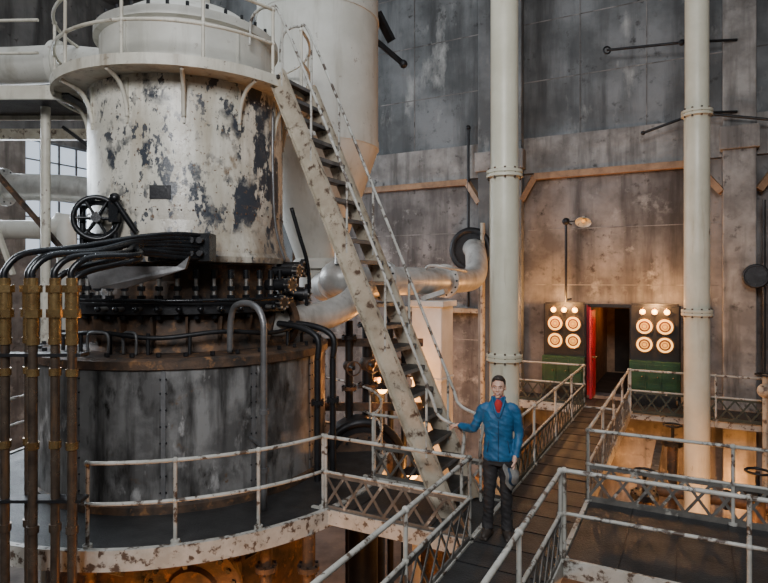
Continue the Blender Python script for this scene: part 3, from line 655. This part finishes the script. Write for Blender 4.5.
def hand(wrist,dr_,pn,td,curl,spread=.019):
    w=V(wrist); d=V(dr_).normalized(); t=V(td); t=(t-d*t.dot(d)).normalized(); pn=V(pn); pn=(pn-d*pn.dot(d)-t*pn.dot(t)).normalized()
    h=B('skin'); R2=Matrix((t,d,pn)).transposed()
    h.sph(w+d*.05,1,'skin',(.040,.055,.016),14,R2); h.tube([w-d*.05,w+d*.02],.026,'skin',seg=10)
    for i,L in enumerate((.072,.08,.075,.058)):
        o=(1.5-i)*spread; p=w+d*(.088-(.006 if i in(0,3) else 0)-(.006 if i==3 else 0))+t*o; pts=[p-d*.02,p]; q=p; ang=0
        for j,f in enumerate((.45,.32,.23)):
            ang+=math.radians(curl[j]); dd=d*math.cos(ang)+pn*math.sin(ang); q=q+dd*(L*f); pts.append(q)
        h.tube(pts,0,'skin',seg=8,radii=[.0095,.0095,.009,.008,.0065],smooth=2)
    p=w+d*.025+t*.03; a=(t*.75+d*.6+pn*.35).normalized(); a2=(t*.25+d*.8+pn*.55).normalized()
    h.tube([w+d*.015+t*.01,p,p+a*.035,p+a*.035+a2*.03],0,'skin',seg=8,radii=[.014,.0135,.011,.008],smooth=2)
    addfused(man,fuse([h],.0035,2))
hand((-.450,.205,1.142),(-.75,.55,-.12),(.25,.1,-1),(.3,-1,.1),(25,55,40))
hand((.172,-.105,.875),(-.12,-.18,-1),(-1,-.2,0),(.0,-1,0),(30,50,35))
man.tube([(0.0,-.126,1.30),(0,-.128,1.2),(0,-.118,1.0),(0,-.125,.86)],.004,'jacketd',seg=6)
for s_ in (-1,1):
    man.tube([(s_*.10,-.110,1.08),(s_*.12,-.110,.95)],.004,'jacketd',seg=6)
    man.tube([(s_*.070,-.025,1.535),(s_*.060,-.075,1.485),(s_*.034,-.120,1.40),(s_*.006,-.130,1.33)],0.013,'jacket',seg=8)
ang=math.atan2(1.82,6.26)
MP=V((-1.868,6.25,0.0))
Rm=Matrix.Rotation(ang,3,'Z')
for v in man.bm.verts: v.co=MP+Rm@v.co
mo=man.done()
b=B('sun_hat')
hc=V((.125,-.14,.70)); Rh=Matrix.Rotation(math.radians(75),3,'Y')@Matrix.Rotation(math.radians(10),3,'X')
b.lathe(hc,[(.0,.09),(.05,.088),(.08,.07),(.09,.03),(.092,0),(.11,-.008),(.145,-.02),(.147,-.024),(.11,-.014),(.09,-.004)],'hat',32,R=Rh,smoothprof=True)
b.lathe(hc,[(.092,.002),(.0945,.004),(.0935,.028),(.091,.03)],'jacketd',32,R=Rh)
for v in b.bm.verts:
    q=v.co-hc; v.co+=V((.012*math.sin(q.z*40),.015*math.sin(q.z*30+q.y*25),0)); v.co.y=hc.y+(v.co.y-hc.y)*.75
    v.co=MP+Rm@v.co
b.done()

# ------------------------------------------------------------------ lights
def area(name,loc,target,sx,sy,e,col):
    d=bpy.data.lights.new(name,'AREA'); d.shape='RECTANGLE'; d.size=sx; d.size_y=sy; d.energy=e; d.color=col
    o=bpy.data.objects.new(name,d); o.location=loc; o.rotation_euler=(V(target)-V(loc)).to_track_quat('-Z','Y').to_euler(); bpy.context.scene.collection.objects.link(o)
def point(name,loc,e,col=(1,.40,.09),r=.08):
    d=bpy.data.lights.new(name,'POINT'); d.energy=e; d.color=col; d.shadow_soft_size=r
    o=bpy.data.objects.new(name,d); o.location=loc; bpy.context.scene.collection.objects.link(o)
area('window_daylight_front',(-.5,-4.6,8.0),(-5.5,7,2.8),6,3,1950,(.97,.98,1))  # added soft light from behind the camera; the front wall has no window
area('window_daylight_left',(-17.4,8,5.6),(-6,8,4),8,3.6,1700,(.82,.91,1))
area('skylight_daylight',(-4,6,12.2),(-4,8,0),12,8,560,(.80,.90,1))  # added fill for upper surfaces; the ceiling has no opening
for x in (-2.68,-.70):
    point('board_lamp_light',(x,14.1,2.3),115,(1,.47,.15))
point('corridor_light',(-1.67,17.3,1.9),10)
for p,e in (((.2,9.6,-1.3),120),((2.2,10,-1.6),110),((-1.6,13.9,-1.5),90),((.9,14.0,-1.6),90),((-3.6,9.0,-.6),130),(tuple(LD(-.05,11.2,.8)),150),((-5.2,11.5,1.0),110),((-6.5,12.5,.2),120),((-4.3,3.8,-2.0),120),((-5.5,3.6,-2.2),90),((-3.2,5.0,-2.0),80)):
    point('basement_lamp_light',p,e)
for P_ in (LD(-.03,10.95,.76),LD(.45,9.2,-.25)):
    b=B('bulkhead_lamp'); p=P_; b.sph(p,.09,'bulb'); b.cyl(p+V((0,0,.07)),p+V((0,0,.3)),.03,'iron'); b.lathe(p,[(.05,.12),(.16,.05),(.17,.02)],'iron',20); b.done()
w=bpy.data.worlds.new('World'); bpy.context.scene.world=w; w.use_nodes=True
w.node_tree.nodes['Background'].inputs[0].default_value=(.5,.55,.6,1); w.node_tree.nodes['Background'].inputs[1].default_value=.05
# ------------------------------------------------------------------ camera
cd=bpy.data.cameras.new('camera'); cd.sensor_width=36; cd.lens=580/768*36; cd.shift_y=-11.5/768; cd.clip_end=100
co=bpy.data.objects.new('camera',cd); co.location=(0,0,2.82); co.rotation_euler=(math.pi/2,0,TH); bpy.context.scene.collection.objects.link(co); bpy.context.scene.camera=co
